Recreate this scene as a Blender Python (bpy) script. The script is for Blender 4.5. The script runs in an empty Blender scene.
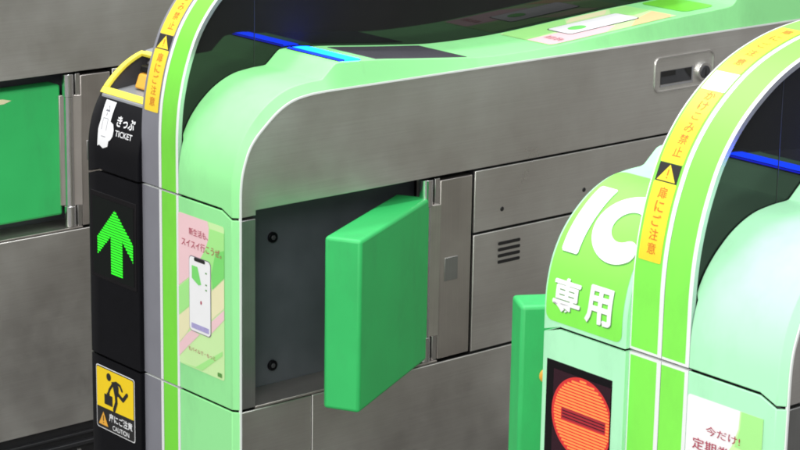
import bpy, bmesh, math, random
from mathutils import Vector, Matrix

S = bpy.context.scene
COL = S.collection
Z0 = 0.72          # height of the upper seam of the gates above the floor
PITCH = 0.885      # gate to gate
W = 0.3266         # gate width
XB, XR = 0.1219, 0.2035
random.seed(4)

# ------------------------------------------------------------------ camera
def make_camera():
    yaw, pitch, roll, f = 0.8630360649, -0.260987916, 0.0167033662, 2303.835712
    cy, sy, cp, sp = math.cos(yaw), math.sin(yaw), math.cos(pitch), math.sin(pitch)
    F = Vector((-sy * cp, cy * cp, sp)); R = Vector((cy, sy, 0)); U = R.cross(F)
    R2 = R * math.cos(roll) + U * math.sin(roll)
    U2 = -R * math.sin(roll) + U * math.cos(roll)
    m = Matrix((R2, U2, -F)).transposed().to_4x4()
    m.translation = Vector((2.562267874, -1.6434275922, 0.728939895 + Z0))
    cd = bpy.data.cameras.new('camera'); cd.sensor_width = 36; cd.lens = f * 36 / 800
    cd.clip_start = 0.05; cd.clip_end = 100
    c = bpy.data.objects.new('camera', cd); c.matrix_world = m
    COL.objects.link(c); S.camera = c
make_camera()

# ------------------------------------------------------------------ world, lamps, exposure
w = bpy.data.worlds.new('World'); S.world = w; w.use_nodes = True
bg = w.node_tree.nodes['Background']
bg.inputs[1].default_value = 1.0
def hall_light():
    # a station hall: bright ceiling, dimmer walls and floor, raised on the front side to brighten the gate fronts
    nt = w.node_tree; N, L = nt.nodes.new, nt.links.new
    tc = N('ShaderNodeTexCoord'); sp = N('ShaderNodeSeparateXYZ'); L(tc.outputs['Generated'], sp.inputs[0])
    rp = N('ShaderNodeValToRGB'); mr = N('ShaderNodeMapRange'); mr.inputs['From Min'].default_value = -1
    L(sp.outputs['Z'], mr.inputs['Value']); L(mr.outputs[0], rp.inputs[0])
    el = rp.color_ramp.elements
    el[0].position = 0.0; el[0].color = (0.20, 0.18, 0.16, 1); el[1].position = 1.0; el[1].color = (1.05, 1.09, 1.12, 1)
    e = el.new(0.44); e.color = (0.36, 0.34, 0.32, 1)
    e = el.new(0.56); e.color = (0.80, 0.80, 0.80, 1)
    nz = N('ShaderNodeTexNoise'); nz.inputs['Scale'].default_value = 3.2; nz.inputs['Detail'].default_value = 2  # bright and dark blobs added to vary reflections in steel and acrylic
    L(tc.outputs['Generated'], nz.inputs['Vector'])
    m2 = N('ShaderNodeMapRange'); m2.inputs['From Min'].default_value = 0.35; m2.inputs['From Max'].default_value = 0.65
    m2.inputs['To Min'].default_value = 0.45; m2.inputs['To Max'].default_value = 1.55; L(nz.outputs['Fac'], m2.inputs['Value'])
    m3 = N('ShaderNodeMapRange'); m3.inputs['From Min'].default_value = -1; m3.inputs['To Min'].default_value = 1.30; m3.inputs['To Max'].default_value = 0.50
    L(sp.outputs['Y'], m3.inputs['Value'])
    ml = N('ShaderNodeMath'); ml.operation = 'MULTIPLY'; L(m2.outputs[0], ml.inputs[0]); L(m3.outputs[0], ml.inputs[1])
    L(rp.outputs[0], bg.inputs[0]); L(ml.outputs[0], bg.inputs[1])
hall_light()

def area(name, loc, target, sx, sy, power, col):
    l = bpy.data.lights.new(name, 'AREA'); l.shape = 'RECTANGLE'; l.size = sx; l.size_y = sy
    l.energy = power; l.color = col
    o = bpy.data.objects.new(name, l); COL.objects.link(o); o.location = loc
    o.rotation_euler = (Vector(target) - Vector(loc)).to_track_quat('-Z', 'Y').to_euler()
    return o
area('front_lamp', (1.9, -1.7, Z0 + 1.15), (0.8, 0.1, Z0), 0.9, 0.5, 26, (1.0, 0.985, 0.96))
area('ceiling_lamp', (0.62, 0.10, Z0 + 1.75), (0.62, 0.10, 0), 0.16, 1.2, 13, (0.97, 0.99, 1.0))
area('ceiling_lamp', (-0.27, 0.10, Z0 + 1.75), (-0.27, 0.10, 0), 0.16, 1.2, 13, (0.97, 0.99, 1.0))
area('ceiling_lamp', (1.50, 0.10, Z0 + 1.75), (1.50, 0.10, 0), 0.16, 1.2, 5, (0.97, 0.99, 1.0))
S.view_settings.view_transform = 'Standard'; S.view_settings.look = 'None'
S.view_settings.exposure = 0.22; S.view_settings.gamma = 1.0
S.cycles.filter_width = 1.9

# ------------------------------------------------------------------ materials
def mat(name, col, rough=0.45, metal=0.0, spec=0.5, emit=None, es=0.0, var=0.0, scale=30, coat=0.0, bump=0.0, grime=0.0):
    m = bpy.data.materials.new(name); m.use_nodes = True
    nt = m.node_tree; b = nt.nodes['Principled BSDF']
    b.inputs['Base Color'].default_value = (*col, 1)
    b.inputs['Roughness'].default_value = rough; b.inputs['Metallic'].default_value = metal
    b.inputs['Specular IOR Level'].default_value = spec
    b.inputs['Coat Weight'].default_value = coat
    if emit:
        b.inputs['Emission Color'].default_value = (*emit, 1); b.inputs['Emission Strength'].default_value = es
    if var or bump:
        tc = nt.nodes.new('ShaderNodeTexCoord')
        n = nt.nodes.new('ShaderNodeTexNoise'); n.inputs['Scale'].default_value = scale
        n.inputs['Detail'].default_value = 6
        nt.links.new(tc.outputs['Object'], n.inputs['Vector'])
        if var:
            mx = nt.nodes.new('ShaderNodeMix'); mx.data_type = 'RGBA'
            mx.inputs[6].default_value = (*[c * (1 - var) for c in col], 1)
            mx.inputs[7].default_value = (*[min(1, c * (1 + var)) for c in col], 1)
            nt.links.new(n.outputs['Fac'], mx.inputs[0]); nt.links.new(mx.outputs[2], b.inputs['Base Color'])
            mr = nt.nodes.new('ShaderNodeMapRange')
            mr.inputs['To Min'].default_value = rough * (1 - var); mr.inputs['To Max'].default_value = min(1, rough * (1 + var))
            nt.links.new(n.outputs['Fac'], mr.inputs['Value']); nt.links.new(mr.outputs[0], b.inputs['Roughness'])
        if grime and var:
            g = nt.nodes.new('ShaderNodeTexNoise'); g.inputs['Scale'].default_value = 5; g.inputs['Detail'].default_value = 9; g.inputs['Roughness'].default_value = 0.7
            mpg = nt.nodes.new('ShaderNodeMapping'); mpg.inputs['Scale'].default_value = (1.6, 1.6, 0.7)
            nt.links.new(tc.outputs['Object'], mpg.inputs[0]); nt.links.new(mpg.outputs[0], g.inputs['Vector'])
            r1 = nt.nodes.new('ShaderNodeMapRange'); r1.inputs['From Min'].default_value = 0.50; r1.inputs['From Max'].default_value = 0.78
            nt.links.new(g.outputs['Fac'], r1.inputs['Value'])
            v = nt.nodes.new('ShaderNodeTexVoronoi'); v.inputs['Scale'].default_value = 90
            nt.links.new(tc.outputs['Object'], v.inputs['Vector'])
            r2 = nt.nodes.new('ShaderNodeMapRange'); r2.inputs['From Min'].default_value = 0.10; r2.inputs['From Max'].default_value = 0.04
            nt.links.new(v.outputs['Distance'], r2.inputs['Value'])
            n3 = nt.nodes.new('ShaderNodeTexNoise'); n3.inputs['Scale'].default_value = 34
            nt.links.new(tc.outputs['Object'], n3.inputs['Vector'])
            r3 = nt.nodes.new('ShaderNodeMapRange'); r3.inputs['From Min'].default_value = 0.60; r3.inputs['From Max'].default_value = 0.64
            nt.links.new(n3.outputs['Fac'], r3.inputs['Value'])
            sm = nt.nodes.new('ShaderNodeMath'); sm.operation = 'MULTIPLY'; nt.links.new(r2.outputs[0], sm.inputs[0]); nt.links.new(r3.outputs[0], sm.inputs[1])
            ad = nt.nodes.new('ShaderNodeMath'); ad.operation = 'MAXIMUM'; nt.links.new(sm.outputs[0], ad.inputs[0]); nt.links.new(r1.outputs[0], ad.inputs[1])
            fa = nt.nodes.new('ShaderNodeMath'); fa.operation = 'MULTIPLY'; fa.inputs[1].default_value = grime; nt.links.new(ad.outputs[0], fa.inputs[0])
            m4 = nt.nodes.new('ShaderNodeMix'); m4.data_type = 'RGBA'; nt.links.new(fa.outputs[0], m4.inputs[0])
            nt.links.new(mx.outputs[2], m4.inputs[6]); m4.inputs[7].default_value = (*[c * 0.35 + 0.03 for c in col], 1)
            nt.links.new(m4.outputs[2], b.inputs['Base Color'])
        if bump:
            n2 = nt.nodes.new('ShaderNodeTexNoise'); n2.inputs['Scale'].default_value = 900
            nt.links.new(tc.outputs['Object'], n2.inputs['Vector'])
            bp = nt.nodes.new('ShaderNodeBump'); bp.inputs['Strength'].default_value = bump; bp.inputs['Distance'].default_value = 0.0005
            nt.links.new(n2.outputs['Fac'], bp.inputs['Height']); nt.links.new(bp.outputs[0], b.inputs['Normal'])
    return m

def steel(name, base=(0.90, 0.82, 0.775), rough=0.33, axis=1):
    """brushed stainless: grain lines run along Y, cloudy variation of tone and roughness on top"""
    m = bpy.data.materials.new(name); m.use_nodes = True
    nt = m.node_tree; b = nt.nodes['Principled BSDF']; L = nt.links.new
    b.inputs['Metallic'].default_value = 0.94
    b.inputs['Anisotropic'].default_value = 0.65
    tv = nt.nodes.new('ShaderNodeCombineXYZ'); tv.inputs[2 if axis == 1 else 1].default_value = 1
    nt.links.new(tv.outputs[0], b.inputs['Tangent'])
    tc = nt.nodes.new('ShaderNodeTexCoord')
    mp = nt.nodes.new('ShaderNodeMapping'); sc = [700, 700, 700]; sc[axis] = 9
    mp.inputs['Scale'].default_value = sc
    g = nt.nodes.new('ShaderNodeTexNoise'); g.inputs['Scale'].default_value = 1; g.inputs['Detail'].default_value = 4
    L(tc.outputs['Object'], mp.inputs[0]); L(mp.outputs[0], g.inputs['Vector'])
    c = nt.nodes.new('ShaderNodeTexNoise'); c.inputs['Scale'].default_value = 7; c.inputs['Detail'].default_value = 7
    c.inputs['Roughness'].default_value = 0.62
    L(tc.outputs['Object'], c.inputs['Vector'])
    mx = nt.nodes.new('ShaderNodeMix'); mx.data_type = 'RGBA'
    mx.inputs[6].default_value = (*[x * 0.62 for x in base], 1); mx.inputs[7].default_value = (*[min(1, x * 1.22) for x in base], 1)
    ad = nt.nodes.new('ShaderNodeMath'); ad.operation = 'MULTIPLY_ADD'; ad.inputs[1].default_value = 0.3
    hf = nt.nodes.new('ShaderNodeMath'); hf.operation = 'MULTIPLY'; hf.inputs[1].default_value = 0.7
    L(c.outputs['Fac'], hf.inputs[0]); L(g.outputs['Fac'], ad.inputs[0]); L(hf.outputs[0], ad.inputs[2])
    L(ad.outputs[0], mx.inputs[0]); L(mx.outputs[2], b.inputs['Base Color'])
    mr = nt.nodes.new('ShaderNodeMapRange'); mr.inputs['From Min'].default_value = 0.3; mr.inputs['From Max'].default_value = 0.7
    mr.inputs['To Min'].default_value = rough - 0.06; mr.inputs['To Max'].default_value = rough + 0.10
    L(c.outputs['Fac'], mr.inputs['Value']); L(mr.outputs[0], b.inputs['Roughness'])
    bp = nt.nodes.new('ShaderNodeBump'); bp.inputs['Strength'].default_value = 0.25; bp.inputs['Distance'].default_value = 0.0004
    L(g.outputs['Fac'], bp.inputs['Height']); L(bp.outputs[0], b.inputs['Normal'])
    return m

M = {}
M['steel'] = steel('brushed_steel')
M['steel_hinge'] = steel('brushed_steel_hinge', (0.64, 0.59, 0.55), 0.38, 2)
M['chrome'] = mat('polished_steel', (0.80, 0.79, 0.78), 0.16, 1.0, var=0.1, scale=80)
M['mint'] = mat('mint_paint', (0.30, 0.80, 0.31), 0.55, var=0.05, scale=6, bump=0.06, grime=0.35)
M['mint_ic'] = mat('pale_mint_paint', (0.42, 0.86, 0.52), 0.60, var=0.05, scale=6, bump=0.06, grime=0.35)
M['lime'] = mat('lime_stripe', (0.19, 0.72, 0.05), 0.35, var=0.05, scale=9, grime=0.3)
M['lime_ic'] = mat('bright_lime_stripe', (0.22, 0.82, 0.08), 0.52, var=0.05, scale=9, grime=0.25)
M['grey'] = mat('grey_stripe', (0.24, 0.24, 0.27), 0.4, 0.15, var=0.10, scale=25)
M['white'] = mat('white_trim', (0.80, 0.82, 0.80), 0.35, var=0.04, scale=40)
M['silver'] = mat('silver_trim', (0.62, 0.63, 0.68), 0.22, 0.85, var=0.06, scale=60)
M['black'] = mat('black_plastic', (0.0035, 0.0035, 0.005), 0.36, spec=0.12, var=0.3, scale=70, bump=0.12)
M['darkgrey'] = mat('dark_grey_plastic', (0.045, 0.045, 0.05), 0.45, var=0.2, scale=60, bump=0.1)
M['core'] = mat('dark_cavity', (0.008, 0.008, 0.009), 0.8, var=0.2, scale=30)
M['acrylic'] = mat('smoked_acrylic', (0.009, 0.009, 0.010), 0.035, spec=0.42, var=0.1, scale=8)
M['glass'] = mat('reader_glass', (0.085, 0.082, 0.095), 0.25, spec=0.9, var=0.15, scale=20)
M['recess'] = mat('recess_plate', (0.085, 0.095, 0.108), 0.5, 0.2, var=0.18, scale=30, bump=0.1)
M['flap'] = mat('green_flap', (0.034, 0.50, 0.125), 0.50, var=0.10, scale=14, bump=0.2, grime=0.4)
M['screen'] = mat('screen_black', (0.006, 0.005, 0.006), 0.22, spec=0.2, var=0.2, scale=40)
M['led_dim'] = mat('matrix_off', (0.030, 0.010, 0.016), 0.4, spec=0.2, var=0.2, scale=300)
M['yellow'] = mat('yellow_sticker', (0.92, 0.66, 0.03), 0.4, var=0.05, scale=30, grime=0.3)
M['yellow_rim'] = mat('yellow_rim', (0.90, 0.78, 0.08), 0.38, var=0.05, scale=30)
M['amber'] = mat('amber_guide', (0.85, 0.42, 0.05), 0.35, var=0.08, scale=30)
M['ink'] = mat('black_ink', (0.012, 0.011, 0.011), 0.5, var=0.1, scale=50)
M['orange_ink'] = mat('orange_ink', (0.62, 0.17, 0.012), 0.5, var=0.1, scale=50)
M['red_ink'] = mat('maroon_ink', (0.42, 0.05, 0.09), 0.5, var=0.1, scale=50)
M['paper'] = mat('white_print', (0.86, 0.86, 0.86), 0.45, var=0.03, scale=50)
M['shadow_ink'] = mat('grey_green_ink', (0.10, 0.30, 0.06), 0.5, var=0.05, scale=50)
M['pink'] = mat('pink_print', (0.86, 0.58, 0.60), 0.45, var=0.04, scale=20)
M['poster_green'] = mat('poster_green', (0.38, 0.82, 0.26), 0.45, var=0.05, scale=20)
M['poster_leaf'] = mat('poster_leaf', (0.20, 0.70, 0.16), 0.45, var=0.05, scale=20)
M['poster_pale'] = mat('poster_pale', (0.60, 0.86, 0.40), 0.45, var=0.05, scale=20)
M['cream'] = mat('cream_print', (0.82, 0.78, 0.48), 0.45, var=0.04, scale=20)
M['peach'] = mat('peach_print', (0.80, 0.60, 0.30), 0.45, var=0.04, scale=20)
M['violet'] = mat('violet_print', (0.40, 0.36, 0.62), 0.45, var=0.2, scale=300)
M['floor'] = mat('floor_tile', (0.09, 0.085, 0.08), 0.35, var=0.15, scale=3)
M['led_green'] = mat('led_green', (0.01, 0.05, 0.01), 0.5, emit=(0.02, 1.0, 0.01), es=1.25)
M['led_green_glow'] = mat('led_green_diffuser', (0.01, 0.03, 0.01), 0.5, emit=(0.0, 1.0, 0.0), es=0.11)
M['led_red'] = mat('led_orange', (0.05, 0.01, 0.0), 0.5, emit=(1.0, 0.24, 0.06), es=1.25)
M['led_red_glow'] = mat('led_red_diffuser', (0.05, 0.01, 0.01), 0.5, emit=(1.0, 0.035, 0.03), es=0.60)
M['led_red_dim'] = mat('led_red_bar', (0.05, 0.01, 0.01), 0.5, emit=(1.0, 0.03, 0.06), es=0.34)
M['led_cyan'] = mat('led_cyan', (0.0, 0.05, 0.1), 0.5, emit=(0.001, 0.040, 1.0), es=20)
M['led_blue'] = mat('led_blue', (0.0, 0.02, 0.1), 0.5, emit=(0.001, 0.008, 1.0), es=9)

# ------------------------------------------------------------------ object helpers
def finish(name, bm, mats, parent=None, bevel=0.0, smooth=28, solid=0.0, loc=None, recalc=True):
    if recalc: bmesh.ops.recalc_face_normals(bm, faces=bm.faces)
    if solid:
        bm.faces.ensure_lookup_table(); bm.normal_update()
        if sum(f.normal.y * f.calc_area() for f in bm.faces if f.calc_center_median().y < .1) > 0:
            bmesh.ops.reverse_faces(bm, faces=bm.faces)
        bm.normal_update()
        bmesh.ops.solidify(bm, geom=bm.faces[:], thickness=solid)
        bmesh.ops.recalc_face_normals(bm, faces=bm.faces)
    me = bpy.data.meshes.new(name); bm.to_mesh(me); bm.free()
    if not isinstance(mats, (list, tuple)): mats = [mats]
    for m in mats: me.materials.append(m)
    for p in me.polygons: p.use_smooth = True
    me.set_sharp_from_angle(angle=math.radians(smooth))
    o = bpy.data.objects.new(name, me); COL.objects.link(o)
    if loc: o.location = loc
    if parent: o.parent = parent
    if bevel:
        b = o.modifiers.new('edge', 'BEVEL'); b.width = bevel; b.segments = 2; b.limit_method = 'ANGLE'
        b.angle_limit = math.radians(33)
    return o

def empty(name, label, cat, loc, group=None):
    o = bpy.data.objects.new(name, None); COL.objects.link(o); o.location = loc
    o.empty_display_size = 0.1
    o['label'] = label; o['category'] = cat
    if group: o['group'] = group
    return o

def box(bm, x0, x1, y0, y1, z0, z1, mi=0):
    v = [bm.verts.new((x, y, z)) for x in (x0, x1) for y in (y0, y1) for z in (z0, z1)]
    for q in ((0, 1, 3, 2), (4, 6, 7, 5), (0, 4, 5, 1), (2, 3, 7, 6), (0, 2, 6, 4), (1, 5, 7, 3)):
        f = bm.faces.new([v[i] for i in q]); f.material_index = mi

def prism(bm, pts, x0, x1, mi=0):
    """polygon in (Y, z) run from x0 to x1"""
    a = [bm.verts.new((x0, y, z)) for y, z in pts]; b = [bm.verts.new((x1, y, z)) for y, z in pts]
    n = len(pts); fs = []
    for i in range(n):
        fs.append(bm.faces.new((a[i], a[(i + 1) % n], b[(i + 1) % n], b[i])))
    fs.append(bm.faces.new(list(reversed(a)))); fs.append(bm.faces.new(b))
    for f in fs: f.material_index = mi
    return fs

def cyl(bm, c, r, h, axis='z', n=20, mi=0, r2=None):
    rot = {'z': Matrix(), 'x': Matrix.Rotation(math.pi / 2, 4, 'Y'), 'y': Matrix.Rotation(math.pi / 2, 4, 'X')}[axis]
    g = bmesh.ops.create_cone(bm, cap_ends=True, segments=n, radius1=r, radius2=r if r2 is None else r2, depth=h,
                              matrix=Matrix.Translation(c) @ rot)
    fs = set(f for v in g['verts'] for f in v.link_faces)
    for f in fs: f.material_index = mi

def dense(pr, step=0.004, first=1):
    """Catmull-Rom resample of (Y, z) points; the first span stays straight"""
    out = []; n = len(pr)
    P = [Vector(p) for p in pr]
    for i in range(n - 1):
        p0, p1, p2, p3 = P[max(0, i - 1)], P[i], P[i + 1], P[min(n - 1, i + 2)]
        L = (p2 - p1).length; k = max(1, min(40, int(L / step)))
        if L > 0.3: k = 4
        for j in range(k):
            t = j / k
            if i < first or L > 0.3: q = p1 + (p2 - p1) * t
            else:
                # tangents scaled to the span, so uneven spacing does not overshoot
                d1 = (p2 - p0); d2 = (p3 - p1)
                m1 = d1 * (L / max(1e-6, (p2 - p1).length + (p1 - p0).length))
                m2 = d2 * (L / max(1e-6, (p3 - p2).length + (p2 - p1).length))
                h00 = 2 * t**3 - 3 * t**2 + 1; h10 = t**3 - 2 * t**2 + t; h01 = -2 * t**3 + 3 * t**2; h11 = t**3 - t**2
                q = p1 * h00 + m1 * h10 + p2 * h01 + m2 * h11
            out.append(q)
    out.append(P[-1]); return out

class Curve:
    """profile in (Y, z); s runs along it with s = 0 at the seam height"""
    def __init__(self, pts, yo=0.0, step=0.004):
        self.p = [Vector((p.x + yo, p.y)) for p in dense(pts, step)]
        self.s = [0.0]
        for a, b in zip(self.p, self.p[1:]): self.s.append(self.s[-1] + (b - a).length)
        for i, (a, b) in enumerate(zip(self.p, self.p[1:])):
            if a.y <= 0 <= b.y:
                s0 = self.s[i] + (0 - a.y); break
        self.s = [x - s0 for x in self.s]
        self.n = []
        for i in range(len(self.p)):
            t = (self.p[min(len(self.p) - 1, i + 1)] - self.p[max(0, i - 1)]).normalized()
            self.n.append(Vector((-t.y, t.x)))
    def at(self, s):
        S_ = self.s
        lo, hi = 0, len(S_) - 1
        if s <= S_[0]: i, k = 0, (s - S_[0]) / (S_[1] - S_[0])
        elif s >= S_[-1]: i, k = hi - 1, 1.0
        else:
            while hi - lo > 1:
                m = (lo + hi) // 2
                if S_[m] <= s: lo = m
                else: hi = m
            i = lo; k = (s - S_[i]) / (S_[i + 1] - S_[i])
        return self.p[i].lerp(self.p[i + 1], k), self.n[i].lerp(self.n[i + 1], min(1, max(0, k))).normalized()
    def s_of_y(self, y):
        for i in range(len(self.p) - 1):
            if self.p[i].y > 0.1 and self.p[i].x <= y <= self.p[i + 1].x:
                return self.s[i] + (self.s[i + 1] - self.s[i]) * (y - self.p[i].x) / max(1e-9, self.p[i + 1].x - self.p[i].x)
    def map(self, x, s, off=0.0):
        q, n = self.at(s); q = q + n * off
        return Vector((x, q.x, q.y))

TOP = [(0, -.6), (0, .016), (.001, .040), (.006, .065), (.013, .083), (.023, .100), (.039, .118), (.061, .135), (.088, .147),
       (.117, .1515), (.139, .1525), (.1425, .1532), (.146, .1560), (.161, .1688), (.1645, .1708), (.170, .1715), (.178, .1715), (.233, .168), (.30, .1615),
       (.37, .155), (.42, .151), (.48, .150), (.545, .151), (.60, .154), (.66, .158), (.72, .162), (.78, .166), (.85, .169),
       (.900, .1715), (.915, .174), (.924, .183), (.932, .197), (.948, .209), (1.0, .213), (1.45, .213), (1.56, .20), (1.62, .17),
       (1.652, .11), (1.66, .03), (1.66, -.6)]
EDGE = [(.0065, -.6), (.0068, .016), (.0088, .044), (.0145, .065), (.021, .080), (.030, .0925), (.042, .104), (.066, .123),
        (.089, .134), (.117, .1388), (.139, .1398), (.1425, .14), (.146, .14), (.161, .14), (.1645, .14), (.170, .14), (.178, .14), (.233, .14), (.30, .14),
        (.37, .14), (.42, .14), (.48, .14), (.545, .14), (.60, .14), (.66, .14), (.72, .14), (.78, .14), (.85, .14), (.900, .14),
        (.915, .14), (.924, .14), (.932, .14), (.948, .14), (1.0, .14), (1.45, .14), (1.56, .135), (1.61, .12), (1.642, .085),
        (1.652, .02), (1.652, -.6)]
A0 = [(0, -.6), (0, .05), (.0005, .08), (.003, .11), (.007, .133), (.013, .157), (.021, .18), (.031, .203), (.045, .225),
      (.062, .245), (.085, .265), (.112, .283), (.145, .298), (.19, .311), (.24, .318), (.30, .3215), (.40, .323)]
ARCH = A0 + [(1.66 - y, z) for y, z in reversed(A0)]
CT, CB, CA = Curve(TOP), Curve(TOP, -.0066), Curve(ARCH)

def loft(bm, rows, cols_fn, mat_fn=None, closed=False):
    """rows: list of row keys; cols_fn(key) -> list of points"""
    V = [[bm.verts.new(p) for p in cols_fn(r)] for r in rows]
    nc = len(V[0])
    for i in range(len(V) - 1):
        for j in range(nc if closed else nc - 1):
            j2 = (j + 1) % nc
            f = bm.faces.new((V[i][j], V[i][j2], V[i + 1][j2], V[i + 1][j]))
            if mat_fn: f.material_index = mat_fn(i, j)
    if closed:
        for r in (V[0], V[-1]):
            try: bm.faces.new(r)
            except ValueError: pass
    return V

# ------------------------------------------------------------------ printed things (stickers, signs, posters)
def text_mesh(txt, off=0.0):
    c = bpy.data.curves.new('t', 'FONT'); c.body = txt; c.offset = off; c.resolution_u = 3
    c.align_x = 'LEFT'
    o = bpy.data.objects.new('t', c); COL.objects.link(o)
    me = bpy.data.meshes.new_from_object(o.evaluated_get(bpy.context.evaluated_depsgraph_get()))
    vs = [v.co.copy() for v in me.vertices]; ps = [list(p.vertices) for p in me.polygons]
    bpy.data.objects.remove(o); bpy.data.curves.remove(c); bpy.data.meshes.remove(me)
    return vs, ps
_tc = {}
class Print:
    """flat artwork in (u, v), laid on a surface by fn(u, v, offset)"""
    def __init__(self, fn, base=0.0004, cut=None):
        self.fn, self.base, self.cut = fn, base, cut; self.parts = []; self.mats = []
    def mi(self, m):
        if m not in self.mats: self.mats.append(m)
        return self.mats.index(m)
    def poly(self, pts, m, layer=0):
        bm = bmesh.new(); f = bm.faces.new([bm.verts.new((u, v, 0)) for u, v in pts]); f.normal_update()
        bmesh.ops.triangulate(bm, faces=[f]); self.parts.append((bm, self.mi(m), layer)); return self
    def rect(self, u0, v0, u1, v1, m, layer=0, r=0.0, sh=0.0):
        if r <= 0: p = [(u0, v0), (u1, v0), (u1, v1), (u0, v1)]
        else:
            p = []
            for cx, cy, a in ((u1 - r, v0 + r, -90), (u1 - r, v1 - r, 0), (u0 + r, v1 - r, 90), (u0 + r, v0 + r, 180)):
                for k in range(7):
                    t = math.radians(a + 15 * k); p.append((cx + r * math.cos(t), cy + r * math.sin(t)))
        return self.poly(p, m, layer)
    def ellipse(self, cu, cv, ru, rv, m, layer=0, n=28):
        return self.poly([(cu + ru * math.cos(2 * math.pi * k / n), cv + rv * math.sin(2 * math.pi * k / n)) for k in range(n)], m, layer)
    def stroke(self, pts, wd, m, layer=0):
        """round-ended thick line"""
        for a, b in zip(pts, pts[1:]):
            a, b = Vector(a), Vector(b); d = (b - a).normalized(); n = Vector((-d.y, d.x)) * wd / 2
            self.poly([tuple(a + n), tuple(a - n), tuple(b - n), tuple(b + n)], m, layer)
        for q in pts: self.ellipse(q[0], q[1], wd / 2, wd / 2, m, layer + 0.03, 14)
        return self
    def text(self, txt, u0, v0, u1, v1, m, layer=1, off=0.0, keep=False, du=0, dv=0):
        key = (txt, off)
        if key not in _tc: _tc[key] = text_mesh(txt, off)
        vs, ps = _tc[key]
        if not vs: return self
        x0, x1 = min(v.x for v in vs), max(v.x for v in vs); y0, y1 = min(v.y for v in vs), max(v.y for v in vs)
        su, sv = (u1 - u0) / (x1 - x0), (v1 - v0) / (y1 - y0)
        if keep: su = sv = min(su, sv)
        bm = bmesh.new(); bv = [bm.verts.new((u0 + (v.x - x0) * su + du, v0 + (v.y - y0) * sv + dv, 0)) for v in vs]
        for p in ps:
            try: bm.faces.new([bv[i] for i in p])
            except ValueError: pass
        self.parts.append((bm, self.mi(m), layer)); return self
    def down(self, txt, uc, v_top, size, pitch, m, layer=1, off=0.0, wide=None):
        wide = wide or size
        for k, ch in enumerate(txt):
            v1 = v_top - k * pitch
            if ch == 'こ': self.text(ch, uc - wide * .42, v1 - size * .85, uc + wide * .42, v1 - size * .1, m, layer, off)
            else: self.text(ch, uc - wide / 2, v1 - size, uc + wide / 2, v1, m, layer, off)
        return self
    def build(self, name, parent, kind=None):
        out = bmesh.new()
        for bm, mi, layer in self.parts:
            if self.cut:
                vv = [v.co.y for v in bm.verts]; k = math.ceil(min(vv) / self.cut)
                while k * self.cut < max(vv):
                    bmesh.ops.bisect_plane(bm, geom=bm.verts[:] + bm.edges[:] + bm.faces[:], plane_co=(0, k * self.cut, 0), plane_no=(0, 1, 0), dist=1e-6)
                    k += 1
            mp = {}
            for v in bm.verts: mp[v] = out.verts.new(self.fn(v.co.x, v.co.y, self.base + layer * 0.00028))
            for f in bm.faces:
                try: g = out.faces.new([mp[v] for v in f.verts]); g.material_index = mi
                except ValueError: pass
            bm.free()
        o = finish(name, out, [M[m] for m in self.mats], parent, recalc=False)
        return o

def plane_front(y):   # (X, z) on a face that looks to -Y
    return lambda u, v, o: Vector((u, y - o, v))
def plane_side(x):    # (Y, z) on a face that looks to +X
    return lambda u, v, o: Vector((x + o, u, v))
def led_rows(pr, inside, u0, u1, v0, v1, pitch, fill, m, layer=1, du=0.0012):
    """lit rows of a dot matrix, cut to the shape given by inside(u, v)"""
    v = v0 + pitch / 2
    while v < v1:
        u = u0; run = None
        while u <= u1 + du:
            ok = u <= u1 and inside(u, v)
            if ok and run is None: run = u
            if not ok and run is not None:
                pr.rect(run, v - pitch * fill / 2, u - du * 0.3, v + pitch * fill / 2, m, layer); run = None
            u += du
        v += pitch

def in_poly(poly):
    def f(x, y):
        c = False; n = len(poly)
        for i in range(n):
            (x1, y1), (x2, y2) = poly[i], poly[i - 1]
            if (y1 > y) != (y2 > y) and x < (x2 - x1) * (y - y1) / (y2 - y1) + x1: c = not c
        return c
    return f

# ------------------------------------------------------------------ floor
bm = bmesh.new(); box(bm, -6, 8, -6, 8, -0.05, 0)
fl = finish('floor', bm, M['floor']); fl['kind'] = 'structure'

# ------------------------------------------------------------------ one gate
SEAM = 0.0015
def zdrop(x, left=False):
    """the upper seam dips 8 mm where the covers meet the outer edges"""
    if left:
        return -0.0083 * max(0, min(1, (0.0258 - x) / 0.0258))
    return -0.0083 * max(0, min(1, (x - 0.2975) / (0.3186 - 0.2975)))

def cover_rows(curve, smin=None, smax=None):
    return [i for i in range(len(curve.p)) if (smin is None or curve.s[i] > smin) and (smax is None or curve.s[i] < smax)]

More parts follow.
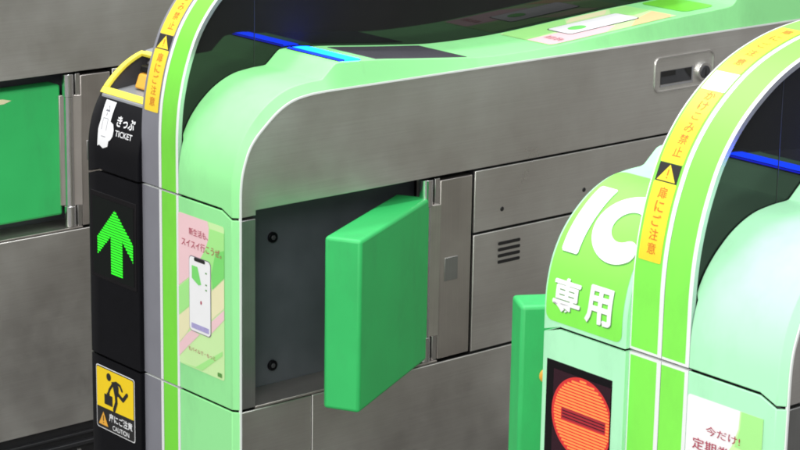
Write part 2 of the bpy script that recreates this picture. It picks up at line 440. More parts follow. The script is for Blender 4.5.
def right_cover(root, m):
    """mint cover on the right half: front, curved shoulder, top and chamfer down to the steel"""
    E = []
    # matching edge profile, sampled like TOP
    dt, de = [], []
    for k in range(len(TOP) - 1):
        a, b = Vector(TOP[k]), Vector(TOP[k + 1]); L = (b - a).length; n = max(1, min(12, int(L / 0.005)))
        if L > 0.3: n = 3
        for j in range(n): dt.append((k, j / n))
    dt.append((len(TOP) - 2, 1.0))
    def cr(P, k, t):
        p1, p2 = Vector(P[k]), Vector(P[k + 1])
        if k == 0 or k >= len(P) - 2: return p1.lerp(p2, t)
        p0, p3 = Vector(P[k - 1]), Vector(P[k + 2]); L = (p2 - p1).length
        if L > 0.3: return p1.lerp(p2, t)
        m1 = (p2 - p0) * (L / ((p2 - p1).length + (p1 - p0).length)); m2 = (p3 - p1) * (L / ((p3 - p2).length + (p2 - p1).length))
        return p1 * (2 * t**3 - 3 * t**2 + 1) + m1 * (t**3 - 2 * t**2 + t) + p2 * (-2 * t**3 + 3 * t**2) + m2 * (t**3 - t**2)
    xs = [None, .25, .2975, .308, .3186, W - .0001]
    def row(key):
        if key[0] == 'z':   # straight front, height given per column
            z = key[1]; out = []
            for x in xs:
                xx = XR + .0002 if x is None else x
                dz = zdrop(xx) if key[2] else 0
                out.append(Vector((xx, 0.0 if xx < .32 else .0066, z + dz)))
            return out
        k, t = key[1]; a, b = cr(TOP, k, t), cr(EDGE, k, t); out = []
        x_in = XR + .0002 if a.x < .009 else .1998
        if a.x > 1.638: x_in = XR + .0002
        for x in xs:
            xx = x_in if x is None else x
            q = a if xx < .32 else b
            out.append(Vector((xx, q.x, q.y)))
        return out
    up = bmesh.new()
    keys = [('z', SEAM, True), ('z', 0.008, False)] + [('p', d) for d in dt if d[0] >= 1 and not (d[0] == len(TOP) - 2 and d[1] > 0.5)]
    loft(up, keys, row)
    c = finish('top_cover', up, m, root, solid=.003, smooth=22, bevel=.0011)
    lo = bmesh.new(); loft(lo, [('z', -SEAM, True), ('z', -.03, False), ('z', -.261 + SEAM, False)], row)
    d = finish('front_cover', lo, m, root, solid=.003, smooth=22, bevel=.0009)
    l2 = bmesh.new(); loft(l2, [('z', -.261 - SEAM, False), ('z', -.6, False)], row)
    e = finish('lower_front_cover', l2, m, root, solid=.003, smooth=22, bevel=.0009)
    # thin white edge bead between cover and steel
    bd = bmesh.new()
    pts = [cr(EDGE, k, t) for k, t in dt if 1 <= k < len(TOP) - 2]
    pts = [Vector((.0066, -.6))] + [Vector((.0066, -.3)), Vector((.0066, -.05))] + pts
    def brow(i):
        p = pts[i]; t = (pts[min(len(pts) - 1, i + 1)] - pts[max(0, i - 1)]).normalized(); n = Vector((-t.y, t.x)); r = .0012
        return [Vector((W + .0012, p.x + n.x * 0, p.y + n.y * 0)), Vector((W + .0012, (p - n * 2 * r).x, (p - n * 2 * r).y)),
                Vector((W - .002, (p - n * 2 * r).x, (p - n * 2 * r).y)), Vector((W - .002, p.x, p.y))]
    loft(bd, range(len(pts)), brow, closed=True)
    finish('edge_trim', bd, M['white'], root, smooth=40)
    return c, d

def left_block(root, kind):
    """housing on the left half, standing 6.6 mm proud of the arch"""
    cols = [(0, .030), (0, .005), (.0012, .0015), (.005, 0), (.0258, 0), (.06, 0), (.1205, 0), (.1219, .0012), (.1219, .030)]
    def mk(name, rows_z, srange, m, smooth=30):
        bm = bmesh.new()
        def row(key):
            out = []
            for x, d in cols:
                if key[0] == 'z':
                    out.append(Vector((x, -.0066 + d, key[1] + (zdrop(x, True) if key[2] else 0))))
                else:
                    q = CB.map(x, key[1], -d); out.append(q)
            return out
        keys = [('z', *z) for z in rows_z]
        if srange:
            s = srange[0]
            while s < srange[1]: keys.append(('s', s)); s += .005 if s < .3 else .02
            keys.append(('s', srange[1]))
        loft(bm, keys, row)
        # closed bottom/top: back wall so that nothing is paper thin
        return finish(name, bm, m, root, solid=.0025, smooth=smooth)
    if kind == 'ic':
        a = mk('top_cover', [(SEAM, True)], (.012, 1.05), M['mint_ic'])
        b = mk('display_housing', [(-SEAM, True), (-.03, False), (-.261 + SEAM, False)], None, M['mint_ic'])
        c = mk('lower_front_cover', [(-.261 - SEAM, False), (-.6, False)], None, M['mint_ic'])
    else:
        a = mk('top_cover', [(SEAM, True)], (.012, .1035), M['black'])
        b = mk('display_housing', [(-SEAM, True), (-.03, False), (-.261 + SEAM, False)], None, M['black'])
        c = mk('lower_front_cover', [(-.261 - SEAM, False), (-.6, False)], None, M['black'])
        # ticket mouth: yellow rim, left cheek, grey tray, amber guide, rear hood
        bm = bmesh.new()
        def strip(x0, x1, s0, s1, t=.004, n=24):
            rows = [s0 + (s1 - s0) * k / n for k in range(n + 1)]
            loft(bm, rows, lambda s: [CB.map(x0, s, .0008), CB.map(x1, s, .0008), CB.map(x1, s, -t), CB.map(x0, s, -t)], closed=True)
        strip(.0015, .121, .1032, .1130, n=4); strip(.0015, .0105, .1131, .188)
        strip(.0106, .121, .181, .190, n=4)
        finish('ticket_mouth_rim', bm, M['yellow_rim'], root, bevel=.0006)
        bm = bmesh.new()
        # cheek under the left rail
        pr = [CB.at(.1035 + (.19 - .1035) * k / 20)[0] for k in range(21)]
        pts = [(p.x + .0035, p.y - .0035) for p in pr] + [(.085, .085), (.02, .085)]
        prism(bm, pts, .0005, .0085)
        finish('mouth_cheek', bm, M['darkgrey'], root)
        bm = bmesh.new()
        prism(bm, [(.012, .088), (.0135, .0985), (.090, .107), (.096, .128), (.110, .147), (.13, .147), (.13, .088)], .0086, .121)
        finish('ticket_tray', bm, M['silver2'], root, bevel=.001)
        bm = bmesh.new()
        prism(bm, [(.050, .1045), (.058, .124), (.086, .1275), (.088, .1065)], .030, .100)
        finish('ticket_guide', bm, M['amber'], root, bevel=.003)
        bm = bmesh.new()
        prism(bm, [(.060, .1262), (.062, .134), (.088, .136), (.088, .1278)], .030, .100)
        finish('guide_lip', bm, M['black'], root, bevel=.001)
        bm = bmesh.new()
        def row2(s): return [CB.map(x, s, -d) for x, d in cols]
        ks = []; s = .1905
        while s < 1.05: ks.append(s); s += .005 if s < .3 else .02
        loft(bm, ks, row2)
        finish('rear_hood', bm, M['silver2'], root, solid=.0025)
    return a, b, c

def arch(root, kind):
    ic = kind == 'ic'
    ml = M['lime_ic'] if ic else M['grey']; mr_ = M['lime_ic'] if ic else M['lime']
    mats = [M['white'], ml, mr_, M['silver'], M['darkgrey']]
    xs = [.1221, .1236, .1605, .1662, .1668, .1988, XR]
    mids = [0 if ic else 1, 1, 0, 4, 2, 0]
    def ring(q, n, t=.006):
        out = [Vector((x, q.x, q.y)) for x in xs]
        r = q - n * t
        out[-1] = Vector((XR, (q - n * .0004).x, (q - n * .0004).y))
        return out + [Vector((XR, r.x, r.y)), Vector((.1221, r.x, r.y))]
    def mf_for(white_rows=()):
        def mf(i, j):
            if j < 6: 
                if ic and i in white_rows and j in (1, 4): return 0
                return mids[j]
            return 3 if j == 6 else 0
        return mf
    bm = bmesh.new()
    front = Vector((-1, 0))
    def span(z0, z1):
        rows = [z0, z0 + .0028, z1 - .0028, z1]
        loft(bm, rows, lambda z: ring(Vector((0, z)), front), mf_for((0, 2)), closed=True)
    span(-.6, -.261 - SEAM); span(-.261 + SEAM, -SEAM)
    keys = [SEAM, SEAM + .0028]; s = .012; L = CA.s[-1] - .62
    while s < CA.s[-1] - .62:
        keys.append(s); s += .006 if s < .45 or s > CA.s[-1] - 1.1 else .05
    def rr(s):
        if s < .045: return ring(Vector((0, s)), front)
        q, n = CA.at(s); return ring(q, n)
    loft(bm, keys, rr, mf_for((0,)), closed=True)
    loft(bm, [-.6, .0], lambda z: [Vector((x, 1.66 if k < 7 else 1.654, z)) for k, x in enumerate(xs + [XR, .1221])],
         lambda i, j: mids[j] if j < 6 else 0, closed=True)
    return finish('arch', bm, mats, root, smooth=30)

def divider(root):
    bm = bmesh.new()
    pts = []
    s = .04
    while s < CA.s[-1] - .64:
        q, n = CA.at(s); q = q - n * .0035; pts.append((q.x, q.y)); s += .012 if s < .45 or s > CA.s[-1] - 1.1 else .06
    pts += [(1.63, 0.02), (.03, 0.02)]
    prism(bm, pts, .1935, .1990)
    d = finish('divider_screen', bm, M['acrylic'], root)
    bm = bmesh.new(); box(bm, .1990, .1994, .1244, .1253, .14, .279)
    finish('screen_joint', bm, M['darkgrey2'], d)
    return d

def side_right(root, flap):
    # upper steel panel
    bm = bmesh.new()
    E = dense(EDGE, .006)
    top = [(p.x + .0008, p.y - .0022) for p in E if p.y > -.004 and p.x < 1.6525][:]
    top = [t for t in top if t[1] > -.003]
    pts = [(.0085, -.0065)] + top + [(1.651, .0), (.032, .0), (.032, -.0065)]
    cl = [pts[0]]
    for q in pts[1:]:
        if (Vector(q) - Vector(cl[-1])).length > 5e-4: cl.append(q)
    prism(bm, cl, W - .004, W)
    sp = finish('side_panel', bm, M['steel'], root, bevel=.0007)
    # front strip
    bm = bmesh.new(); box(bm, W - .060, W, .0088, .0315, -.2595, -.0105)
    finish('corner_post', bm, M['steel_v'], root, bevel=.0009)
    bm = bmesh.new(); box(bm, W - .004, W, .4022, 1.648, -.0895, -.0035)
    cyl(bm, (W, .4533, -.0635), .0034, .0016, 'x', 14, 1); cyl(bm, (W, .611, -.060), .0034, .0016, 'x', 14, 1)
    finish('upper_access_panel', bm, [M['steel'], M['ink']], root, bevel=.0008)
    bm = bmesh.new(); box(bm, W - .004, W, .4022, 1.648, -.2590, -.0935)
    lp = finish('lower_access_panel', bm, M['steel'], root, bevel=.0008)
    pr = Print(plane_side(W))
    for k in range(4):
        z = -.1125 - k * .0088; pr.rect(.4475, z - .0024, .4895, z + .0024, 'ink', 0, .0022)
    pr.build('vent_slots', lp)
    bm = bmesh.new(); box(bm, W - .004, W, .0088, .1222, -.6, -.2635)
    finish('kick_panel', bm, M['steel'], root, bevel=.0009)
    bm = bmesh.new(); box(bm, W - .004, W, .1240, 1.648, -.6, -.2635)
    finish('kick_panel', bm, M['steel'], root, bevel=.0009)
    # flap recess
    bm = bmesh.new()
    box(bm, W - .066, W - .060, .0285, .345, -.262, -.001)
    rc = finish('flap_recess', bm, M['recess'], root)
    bm = bmesh.new(); box(bm, W - .0599, W - .0006, .0318, .3405, -.2622, -.2592)
    finish('recess_sill', bm, M['steel_hinge'], root, bevel=.0006)
    for z in (-.0592, -.2336):
        bm = bmesh.new(); cyl(bm, (W - .0585, .1028, z), .0072, .004, 'x', 20)
        cyl(bm, (W - .0565, .1028, z), .0036, .0012, 'x', 6, 1)
        finish('bolt', bm, [M['black'], M['darkgrey']], rc, bevel=.0006)
    # hinge
    bm = bmesh.new(); box(bm, W - .052, W - .002, .3420, .3990, -.2585, -.0075)
    hp = finish('hinge_plate', bm, M['steel_hinge'], root, bevel=.0012)
    bm = bmesh.new(); box(bm, W - .0021, W - .0006, .3512, .3745, -.1495, -.1168)
    finish('lock_cover', bm, M['steel_v'], hp, bevel=.0006)
    bm = bmesh.new()
    for z0, z1 in ((-.041, -.004), (-.2585, -.224)):
        cyl(bm, (W - .0095, .3225, (z0 + z1) / 2), .0095, z1 - z0, 'z', 28)
        box(bm, W - .030, W - .003, .3328, .3412, z0, z1)
    cyl(bm, (W - .0095, .3225, -.1325), .0080, .182, 'z', 28)
    finish('hinge_tube', bm, M['chrome'], root, bevel=.0005)
    # key plate
    bm = bmesh.new()
    def ring2d(u0, v0, u1, v1, r, wd):
        def rp(a):
            p = []
            for cx, cy, an in ((u1 - r, v0 + r, -90), (u1 - r, v1 - r, 0), (u0 + r, v1 - r, 90), (u0 + r, v0 + r, 180)):
                for k in range(7):
                    t = math.radians(an + 15 * k); p.append((cx + (r - a) * math.cos(t), cy + (r - a) * math.sin(t)))
            return p
        o_, i_ = rp(0), rp(wd); n = len(o_)
        prof = lambda h: ([bm.verts.new((W + h, *q)) for q in o_], [bm.verts.new((W + h, *q)) for q in i_])
        a0, b0 = prof(0.0); a1, b1 = prof(.0016)
        for i in range(n):
            j = (i + 1) % n
            bm.faces.new((a0[i], a0[j], a1[j], a1[i])); bm.faces.new((a1[i], a1[j], b1[j], b1[i])); bm.faces.new((b1[i], b1[j], b0[j], b0[i]))
    ring2d(.7455, .0620, .8705, .1138, .011, .0022)
    kp = finish('key_plate', bm, M['chrome'], root)
    pr = Print(plane_side(W)); pr.rect(.7580, .0735, .8235, .0930, 'darkgrey', 0).rect(.7590, .0850, .7890, .0920, 'ink', 1)
    pr.poly([(.790, .092), (.822, .092), (.822, .076), (.806, .092)], 'ink', 1)
    pr.rect(.8235, .0735, .8262, .0945, 'silver', 1).rect(.7580, .0700, .8262, .0728, 'silver', 1)
    pr.build('coin_slot', kp)
    bm = bmesh.new(); cyl(bm, (W + .002, .8485, .0830), .0140, .004, 'x', 28); cyl(bm, (W + .0045, .8485, .0830), .0095, .002, 'x', 24, 1)
    box(bm, W + .0054, W + .0060, .8473, .8497, .077, .089, 2)
    finish('lock', bm, [M['chrome'], M['darkgrey'], M['ink']], kp, bevel=.0012)
    # flap: root, direction
    if flap is not None: make_flap(root, *flap)

def make_flap(root, rx, ry, ang, L, T, side, m='flap', z0=-.252, z1=-.0285, decal=False):
    """side +1: right side of the gate. The outer face starts at (rx, ry) and runs toward -Y, turned outward by ang"""
    a = math.radians(ang)
    o = bpy.data.objects.new('flap', None)
    u = Vector((math.sin(a) * side, -math.cos(a), 0)); n = Vector((math.cos(a) * side, math.sin(a), 0))
    bm = bmesh.new()
    def P(s, t, z): return Vector((rx, ry, 0)) + u * s + n * t + Vector((0, 0, z))
    vs = [bm.verts.new(P(s, t, z)) for s in (0, L) for t in (0, -T) for z in (z0, z1)]
    for q in ((0, 1, 3, 2), (4, 6, 7, 5), (0, 4, 5, 1), (2, 3, 7, 6), (0, 2, 6, 4), (1, 5, 7, 3)): bm.faces.new([vs[i] for i in q])
    # soft rounded moulding
    f = finish('flap', bm, M[m], root, smooth=60)
    b = f.modifiers.new('round', 'BEVEL'); b.width = .0045; b.segments = 3; b.limit_method = 'ANGLE'; b.angle_limit = math.radians(40)
    # steel leaf holding it to the hinge
    bm = bmesh.new()
    vs = [bm.verts.new(p) for p in [Vector((x, y, z)) for z in (-.2235, -.0395) for x, y in
          ((rx - .020 * side, ry - .012), (rx + .002 * side, ry - .004), (W + .0012 if side > 0 else -.0012, .3405 - (0 if side > 0 else .03)),
           (W - .008 if side > 0 else .008, .3405 - (0 if side > 0 else .03)))]]
    for q in ((3, 2, 1, 0), (4, 5, 6, 7), (0, 1, 5, 4), (1, 2, 6, 5), (2, 3, 7, 6), (3, 0, 4, 7)): bm.faces.new([vs[i] for i in q])
    finish('hinge_leaf', bm, M['steel_hinge'], root, bevel=.0008)
    if side < 0:
        c0 = P(L * .875, -T - .0008, -.098)
        bm = bmesh.new(); bmesh.ops.create_uvsphere(bm, u_segments=20, v_segments=10, radius=.009)
        rot = Vector((0, 0, 1)).rotation_difference(-n).to_matrix().to_4x4()
        bmesh.ops.transform(bm, matrix=Matrix.Translation(c0) @ rot @ Matrix.Diagonal((1, 1, .3, 1)), verts=bm.verts)
        finish('reflector', bm, M['amber'], f)
    if decal:
        pr = Print(lambda uu, vv, off: Vector((rx + off * side, uu, vv)), .0005)
        pr.poly([(.060, -.020 - .012), (.190, -.0325), (.206, -.0335), (.222, -.0375), (.208, -.0415), (.188, -.0420), (.06, -.047)], 'cream', 0)
        pr.poly([(.060, -.047), (.188, -.0420), (.200, -.0418), (.185, -.0440), (.06, -.052)], 'orange_ink', 0)
        pr.build('flap_marking', f)
    return f

def side_left(root, flap=None):
    E = dense(EDGE, .01)
    bm = bmesh.new()
    top = [(p.x + .006, p.y) for p in E if p.y > .016 and p.x < 1.652]
    cl = [(.026, .003)]
    for q in top + [(1.651, .003)]:
        q = (max(.026, q[0]), q[1])
        if (Vector(q) - Vector(cl[-1])).length > 1e-3: cl.append(q)
    prism(bm, cl, .0006, .0046)
    finish('side_panel', bm, M['steel'], root, bevel=.0007)
    bm = bmesh.new(); box(bm, .0006, .0046, .026, .268, -.2595, -.0)
    finish('access_panel', bm, M['steel'], root, bevel=.0007)
    bm = bmesh.new(); box(bm, .0006, .0046, .336, 1.648, -.2595, -.0)
    finish('access_panel', bm, M['steel'], root, bevel=.0007)
    bm = bmesh.new(); box(bm, .0006, .0046, .026, 1.648, -.6, -.2635)
    finish('kick_panel', bm, M['steel'], root, bevel=.0007)
    bm = bmesh.new(); cyl(bm, (-.002, .302, -.130), .0105, .250, 'z', 28)
    box(bm, .006, .012, .2685, .3355, -.2595, 0)
    finish('hinge_tube', bm, M['chrome'], root, bevel=.0005)
    if flap: make_flap(root, *flap)

def core(root):
    bm = bmesh.new()
    box(bm, .012, W - .068, .032, 1.64, -.6, -.001)
    box(bm, .012, W - .006, .405, 1.64, -.6, -.001 - .001)
    box(bm, .012, W - .006, .012, .40, -.6, -.266)
    box(bm, .012, W - .008, .012, .030, -.262, -.003)
    prism(bm, [(.010, -.012), (.012, .04), (.024, .078), (.05, .105), (.085, .125), (.12, .130), (1.6, .130), (1.64, .05), (1.645, -.0), (.032, .0005), (.032, -.012)], .1240, W - .006)
    prism(bm, [(.012, -.012), (.014, .04), (.022, .075), (.03, .084), (1.64, .084), (1.64, -.0), (.032, .0005), (.032, -.012)], .008, .1238)
    finish('inner_body', bm, M['core'], root)  # near-black colour stands in for the shade behind open seams
    # black plinth with two ledges
    bm = bmesh.new()
    prism(bm, [(.02, -.6), (.02, -.72), (1.64, -.72), (1.64, -.6)], .012, W - .010)
    box(bm, .006, W - .0045, .014, 1.645, -.6235, -.6185); box(bm, .004, W - .001, .012, 1.648, -.641, -.634)
    pl = finish('plinth', bm, M['black2'], root, bevel=.001)
    bm = bmesh.new()
    bm.free()
    for y in (.33, .9, 1.45):
        bm = bmesh.new(); cyl(bm, (W - .0095, y, -.652), .0035, .002, 'x', 14)
        finish('screw', bm, M['chrome'], pl)

def reader(root, x0, x1, rx0, rx1, curve, with_led=True):
    """glass pad and blue light slot on the raised part of the top"""
    fn = curve.map
    s0, s1 = curve.s_of_y(.233), curve.s_of_y(.392)
    bm = bmesh.new(); rows = [s0 + (s1 - s0) * k / 14 for k in range(15)]
    loft(bm, rows, lambda s: [fn(x0, s, -.002), fn(x0, s, .0009), fn(x1, s, .0009), fn(x1, s, -.002)], closed=True)
    finish('reader_pad', bm, M['glass'], root, bevel=.0004)
    sa, sb = curve.s_of_y(.1725), curve.s_of_y(.2090)
    bm = bmesh.new()
    # channel: dark bed, blue flanks, bright core
    segs = [(-.0015, .0006, 0), (.0, .0012, 1), (.0, .0012, 1)]
    def bar(s_a, s_b, h, mi, xa=rx0, xb=rx1):
        v = loft(bm, [s_a, (s_a + s_b) / 2, s_b], lambda s: [fn(xa, s, -.001), fn(xa, s, h * (1.25 if abs(s - (s_a + s_b) / 2) < 1e-6 else 1)),
                 fn(xb, s, h * (1.25 if abs(s - (s_a + s_b) / 2) < 1e-6 else 1)), fn(xb, s, -.001)], lambda i, j: mi, closed=True)
    bar(sa, sb, .0004, 0)
    bar(sa + .0008, sa + .0070, .0014, 1, rx0 + .001, rx1 - .001)
    bar(sa + .0072, sb - .0048, .0022, 2, rx0 + .004, rx1 + .002)
    bar(sb - .0046, sb - .0028, .0014, 1, rx0 + .004, rx1 + .001)
    finish('light_bar', bm, [M['core'], M['led_blue'], M['led_cyan']], root)

# ---- graphics
def arch_sticker(root_arch, gate):
    pr = Print(CA.map, .0005, cut=.006)
    pr.rect(.1272, .0985, .1578, .1797, 'yellow', 0, .002)
    pr.rect(.1278, .1800, .1572, .1996, 'ink', 0)
    pr.poly([(.1300, .1812), (.1550, .1812), (.1425, .1985)], 'yellow', 1)
    pr.rect(.1417, .1870, .1433, .1935, 'orange_ink', 2); pr.rect(.1417, .1840, .1433, .1855, 'orange_ink', 2)
    pr.rect(.1272, .2000, .1578, .2880, 'yellow', 0, .002)
    pr.rect(.1265, .2884, .1585, .3160, 'paper', 0, .001)
    pr.text('禁', .138, .297, .147, .306, 'pink', 1)
    pr.rect(.1272, .3165, .1578, .42, 'yellow', 0, .002)
    pr.down('扉にご注意', .1432, .1750, .0116, .0143, 'orange_ink', 1, .008, .0118)
    pr.down('かけこみ禁止', .1450, .2868, .0112, .0136, 'orange_ink', 1, .008, .0118)
    pr.down('扉にご注意', .1432, .4150, .0112, .0185, 'orange_ink', 1, .004, .0118)
    pr.build('warning_sticker', root_arch)

def poster_phone(parent):
    pr = Print(plane_front(0), .0005)
    L_, R_, T_, B_ = .2040, .3036, -.0215, -.2250
    pr.rect(L_, B_, R_, T_, 'poster_pale', 0, .004)
    pr.poly([(L_, -.024), (L_ + .003, T_), (.268, T_), (.2715, -.030), (.270, -.045), (.262, -.061), (.248, -.080), (.2285, -.103), (L_, -.120)], 'pink', 1)
    pr.poly([(.2715, -.030), (R_, -.030), (R_, -.088), (.279, -.1085), (.240, -.100), (.248, -.080), (.262, -.061), (.270, -.045)], 'poster_green', 1)
    pr.poly([(.285, -.060), (R_, -.052), (R_, -.088), (.279, -.1085), (.276, -.09)], 'poster_leaf', 1.6)
    pr.poly([(L_, -.122), (.2285, -.105), (.2285, -.142), (L_, -.160)], 'poster_green', 1)
    pr.poly([(L_, -.161), (.2285, -.143), (.2285, -.172), (.222, -.180), (L_, -.198)], 'cream', 1)
    pr.poly([(L_, -.199), (.222, -.181), (.232, -.174), (.250, -.176), (.225, -.197), (L_, -.216)], 'pink', 1)
    pr.poly([(.276, -.112), (R_, -.090), (R_, -.128), (.276, -.150)], 'cream', 1)
    pr.poly([(.276, -.152), (R_, -.130), (R_, -.143), (.276, -.168)], 'pink', 1)
    pr.poly([(L_ + .002, -.2235), (.24, -.2225), (R_ - .004, -.186), (R_ - .004, -.192), (.255, -.2235)], 'poster_green', 1)
    pr.rect(.2278, -.1745, .2755, -.0735, 'shadow_ink2', 2, .006); pr.rect(.2287, -.1735, .2746, -.0745, 'paper', 3, .0055)
    pr.rect(.2395, -.0792, .2635, -.0744, 'ink', 4, .002)
    pr.poly([(.2345, -.086), (.2470, -.086), (.2550, -.1080), (.2490, -.1100), (.2345, -.1030)], 'poster_leaf', 4)
    pr.rect(.2330, -.1700, .2715, -.1630, 'violet', 4, .001)
    pr.ellipse(.2545, -.132, .0018, .0026, 'red_ink', 4)
    for q in (-.0905, -.106, -.113): pr.rect(.2640, q - .001, .2675, q + .001, 'shadow_ink', 4)
    pr.text('新生活も、', .2285, -.0465, .2700, -.0370, 'red_ink', 4, .004)
    pr.text('スイスイ行こうぜ。', .2120, -.0640, .2990, -.0530, 'red_ink', 4, .004)
    pr.text('モバイルで・もっと', .2260, -.2020, .2850, -.1965, 'red_ink', 4)
    pr.rect(.290, -.2215, .2985, -.2160, 'shadow_ink', 4, .001)
    pr.build('poster', parent)

def poster_sale(parent):
    pr = Print(plane_front(0), .0005)
    pr.rect(.2050, -.225, .3045, -.0240, 'paper', 0, .004)
    pr.poly([(.2745, -.0240), (.3045, -.0240), (.3045, -.225), (.240, -.225), (.236, -.12), (.250, -.088), (.266, -.063), (.2735, -.043)], 'poster_pale', 1)
    pr.poly([(.2765, -.0240), (.3045, -.0240), (.3045, -.0650), (.270, -.062), (.2755, -.043)], 'poster_green', 2)
    pr.text('今だけ!', .2320, -.0600, .2770, -.0505, 'red_ink', 4, .002)
    pr.text('定期券', .2150, -.0790, .2640, -.0665, 'red_ink', 4, .006)
    pr.text('おトクに', .2150, -.099, .264, -.086, 'red_ink', 4, .004)
    pr.build('poster', parent)

def caution(parent):
    pr = Print(plane_front(-.0066), .0004)
    pr.rect(.0140, -.3655, .1075, -.2750, 'paper', 0, .004)
    pr.rect(.0152, -.3643, .1063, -.2762, 'ink', 1, .0035)
    pr.poly([(.0160, -.3345), (.1052, -.3330), (.1052, -.2795), (.1030, -.2775), (.0182, -.2775), (.0160, -.2795)], 'yellow_print', 2)
    m = 'ink'
    pr.ellipse(.0460, -.2870, .0056, .0056, m, 3)
    pr.poly([(.0520, -.2925), (.0640, -.2885), (.0700, -.2960), (.0700, -.3090), (.0600, -.3110), (.0560, -.2985)], m, 3)   # torso
    pr.stroke([(.0560, -.2945), (.0475, -.3045), (.0440, -.3120)], .0042, m, 3.2)                                        # near arm to the case
    pr.stroke([(.0640, -.2905), (.0735, -.2925), (.0780, -.2985)], .0040, m, 3.2)                                        # raised arm
    pr.stroke([(.0670, -.3050), (.0800, -.3115), (.0900, -.3010)], .0056, m, 3.2)                                        # rear leg kicked up
    pr.stroke([(.0630, -.3070), (.0640, -.3190), (.0585, -.3310)], .0062, m, 3.2)                                        # front leg
    pr.rect(.0345, -.3280, .0545, -.3130, m, 3, .0012)
    pr.rect(.0405, -.3130, .0480, -.3105, m, 3)
    pr.poly([(.0200, -.3600), (.0430, -.3600), (.0315, -.3405)], 'amber', 3)
    pr.rect(.0307, -.3540, .0323, -.3460, m, 4); pr.rect(.0307, -.3572, .0323, -.3556, m, 4)
    pr.text('扉にご注意', .0455, -.3505, .1020, -.3385, 'paper', 3, .02)
    pr.text('CAUTION', .0540, -.3612, .0940, -.3542, 'paper', 3, .01)
    pr.build('caution_sticker', parent)

def ticket_sign(parent):
    pr = Print(CB.map, .0004, cut=.004)
    pr.poly([(.0245, .0960), (.0485, .0955), (.0495, .0690), (.0270, .0690)], 'paper', 1)
    pr.poly([(.0270, .0690), (.0495, .0690), (.0570, .0665), (.0605, .0590), (.0600, .0510), (.0560, .0455), (.0520, .0430), (.0505, .0355),
             (.0400, .0315), (.0310, .0350), (.0270, .0330), (.0262, .0450), (.0250, .0560)], 'paper', 1)
    pr.poly([(.0320, .0810), (.0430, .0810), (.0375, .0900)], 'grey', 2); pr.poly([(.0345, .0835), (.0405, .0835), (.0375, .0878)], 'paper', 3)
    pr.rect(.0368, .0750, .0382, .0800, 'grey', 2)
    for u0, v0, u1, v1 in ((.0320, .0560, .0328, .0720), (.0430, .0560, .0438, .0720), (.0328, .0712, .0430, .0720), (.0340, .0470, .0440, .0478)):
        pr.rect(u0, v0, u1, v1, 'grey', 2)
    pr.text('きっぷ', .0640, .0655, .1045, .0800, 'paper', 1, .022)
    pr.text('TICKET', .0650, .0525, .1045, .0605, 'paper', 1, .012)
    pr.build('ticket_sign', parent)
    return

def ic_sign(parent):
    pr = Print(CB.map, .0004, cut=.004)
    t = CB.s_of_y(.052) if CB.s_of_y(.052) else .155
    pr.rect(.0050, .0060, .1165, .2050, 'lime_ic', 0, .009)
    for d, m, l in ((.0011, 'shadow_ink', 1), (0, 'paper', 2)):
        pr.poly([(a + d, b - d * 1.3) for a, b in ((.0150, .0825), (.0352, .0825), (.0370, .0845), (.0360, .1655), (.0342, .1680), (.0130, .1680), (.0112, .1655), (.0130, .0850))], m, l)
        # C: ring sector with round ends, open to the right
        cx, cy, R, r, a0 = .0832 + d, .1262 - d * 1.3, .0430, .0190, 58
        n = 36; angs = [math.radians(a0 + (360 - 2 * a0) * k / n) for k in range(n + 1)]
        for k in range(n):
            a, b = angs[k], angs[k + 1]
            pr.poly([(cx + R * math.cos(a), cy + R * math.sin(a)), (cx + R * math.cos(b), cy + R * math.sin(b)),
                     (cx + r * math.cos(b), cy + r * math.sin(b)), (cx + r * math.cos(a), cy + r * math.sin(a))], m, l)
        pr.ellipse(cx + (R + r) / 2 * math.cos(angs[-1]), cy + (R + r) / 2 * math.sin(angs[-1]), (R - r) / 2, (R - r) / 2, m, l + .05)
        for q in (-.0006, 0, .0006):
            pr.text('専', .0150, .0175, .0545, .0555, m, l + q * 60, .012, du=d + q, dv=-d + q)
            pr.text('用', .0630, .0175, .1000, .0575, m, l + q * 60, .018, du=d + q, dv=-d + q)
    pr.build('reader_sign', parent)

def arrow_display(parent):
    bm = bmesh.new(); box(bm, .0085, .1165, -.0072, -.004, -.1500, -.0300)
    p = finish('display_panel', bm, M['screen'], parent, bevel=.0004)
    arrow = [(.0670, -.0480), (.0240, -.0925), (.0245, -.1170), (.0565, -.0865), (.0565, -.1378), (.0845, -.1378), (.0845, -.0880), (.1095, -.1115), (.1095, -.0865)]
    pr = Print(plane_front(-.0072), .0003)
    pr.rect(.0130, -.1450, .1110, -.0370, 'matrix_green_off', 0)
    pr.poly(arrow, 'led_green_glow', 1)
    led_rows(pr, in_poly(arrow), .0225, .1110, -.1385, -.0470, .0037, .58, 'led_green', 2)
    pr.build('arrow_light', p)

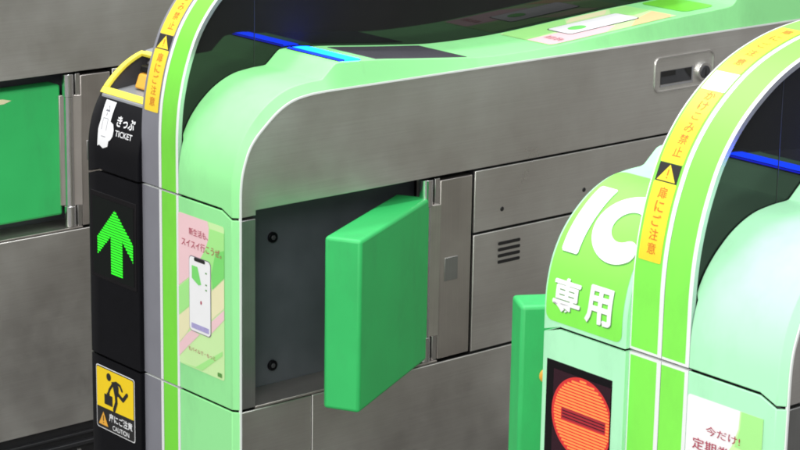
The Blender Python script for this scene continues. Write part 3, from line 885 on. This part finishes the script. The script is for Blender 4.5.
def stop_display(parent):
    bm = bmesh.new(); box(bm, .0090, .1060, -.0072, -.004, -.1500, -.0370)
    p = finish('display_panel', bm, M['screen'], parent, bevel=.0004)
    cx, cy, R = .0645, -.0908, .0452; xr = .1052
    pr = Print(plane_front(-.0072), .0003)
    pr.rect(.0205, -.1470, .1050, -.0455, 'led_dim', 0)
    circ = [(min(xr, cx + R * math.cos(2 * math.pi * k / 60)), cy + R * math.sin(2 * math.pi * k / 60)) for k in range(60)]
    pr.poly(circ, 'led_red_glow', 1)
    b0, b1, c0, c1 = .0345, .0990, -.0975, -.0845
    def ins(u, v):
        return (u - cx) ** 2 + (v - cy) ** 2 < (R - .0034) ** 2 and not (b0 - .001 < u < b1 + .001 and c0 - .0005 < v < c1 + .0005)
    led_rows(pr, ins, .018, xr - .001, cy - R, cy + R, .0034, .60, 'led_red', 2, .001)
    pr.rect(b0, c0, b1, c1, 'led_red_bar', 1.5)
    led_rows(pr, lambda u, v: True, b0 + .001, b1 - .001, c0 + .001, c1 - .001, .0034, .35, 'led_dim', 2.5)
    pr.build('stop_light', p)

def top_sticker(parent):
    fn = lambda u, y, o: CT.map(u, CT.s_of_y(y), o)
    pr = Print(fn, .0005, cut=.02)
    pr.rect(.2060, .5500, .3120, .8050, 'poster_pale', 0, .006)
    pr.poly([(.2060, .56), (.214, .551), (.262, .551), (.250, .64), (.230, .66), (.2060, .68)], 'poster_green', 1)
    pr.poly([(.262, .552), (.308, .552), (.311, .56), (.311, .66), (.290, .70), (.262, .64)], 'pink', 1)
    pr.poly([(.207, .69), (.228, .66), (.228, .74), (.207, .765)], 'cream', 1)
    pr.poly([(.262, .803), (.30, .803), (.311, .79), (.311, .71), (.285, .745)], 'peach', 1)
    pr.poly([(.207, .77), (.235, .745), (.262, .765), (.255, .803), (.212, .803)], 'poster_green', 1)
    pr.rect(.2345, .614, .2850, .756, 'ink', 2, .007); pr.rect(.2360, .6155, .2835, .7545, 'paper', 3, .006)
    pr.ellipse(.262, .650, .010, .016, 'poster_leaf', 4)
    pr.text('新生活も', .270, .575, .303, .590, 'red_ink', 4)
    pr.build('top_poster', parent)
    pr = Print(fn, .0005, cut=.02)
    pr.rect(.2080, .832, .300, .898, 'lime', 0, .012)
    pr.build('lime_label', parent)

M['silver2'] = mat('grey_metal_paint', (0.34, 0.35, 0.37), 0.38, 0.3, var=0.1, scale=30)
M['darkgrey2'] = mat('joint_grey', (0.02, 0.02, 0.022), 0.5, var=0.1)
M['steel_v'] = steel('brushed_steel_post', (0.42, 0.42, 0.41), 0.40, 2)
M['black2'] = mat('plinth_black', (0.022, 0.022, 0.024), 0.35, var=0.2, scale=40)
M['shadow_ink2'] = mat('phone_edge_ink', (0.16, 0.13, 0.17), 0.4, var=0.1)
M['yellow_print'] = mat('yellow_print', (0.95, 0.66, 0.01), 0.4, var=0.04, scale=30)
M['matrix_green_off'] = mat('matrix_green_off', (0.004, 0.006, 0.005), 0.4, spec=0.15, var=0.3, scale=400)
M['led_red_bar'] = M['led_red_dim']

def gate(ix, kind, label, flap_r=None, flap_l=None, ad=None):
    g = empty('ticket_gate', label, 'ticket gate', (ix * PITCH, 0, Z0), 'ticket gates standing in a row')
    core(g)
    cov, frontc = right_cover(g, M['mint_ic'] if kind == 'ic' else M['mint'])
    tc, dh, lf = left_block(g, kind)
    ar = arch(g, kind)
    divider(g)
    side_right(g, flap_r); side_left(g, flap_l)
    reader(g, .2155, .3150, .2050, .3150, CT)
    if kind == 'ic': reader(g, .012, .112, .006, .112, CB)
    arch_sticker(ar, kind)
    if kind == 'ic': ic_sign(tc); stop_display(dh)
    else: ticket_sign(tc); arrow_display(dh); caution(lf)
    if ad == 'phone': poster_phone(frontc); top_sticker(cov)
    if ad == 'sale': poster_sale(frontc)
    return g

gate(0, 'ticket', 'black fronted ticket gate with lit green arrow and phone poster, its green flap swinging open',
     flap_r=(.3220, .3270, 28.0, .242, .050, 1, 'flap', -.2560, -.0290), ad='phone')
gate(1, 'ic', 'pale mint and lime ticket gate with large IC sign above red no entry light',
     flap_l=(-.010, .292, 30, .250, .048, -1, 'flap', -.252, -.016), ad='sale')
gate(-1, 'ticket', 'steel sided ticket gate at far left, its green flap folded back into the side',
     flap_r=(W - .018, .3140, 0, .258, .036, 1, 'flap', -.2400, -.0220, True))

for o in S.objects:      # base of each gate stands on the floor
    if o.type == 'EMPTY' and o.parent is None:
        o.location.z = 0
        for c in o.children: c.location.z = Z0
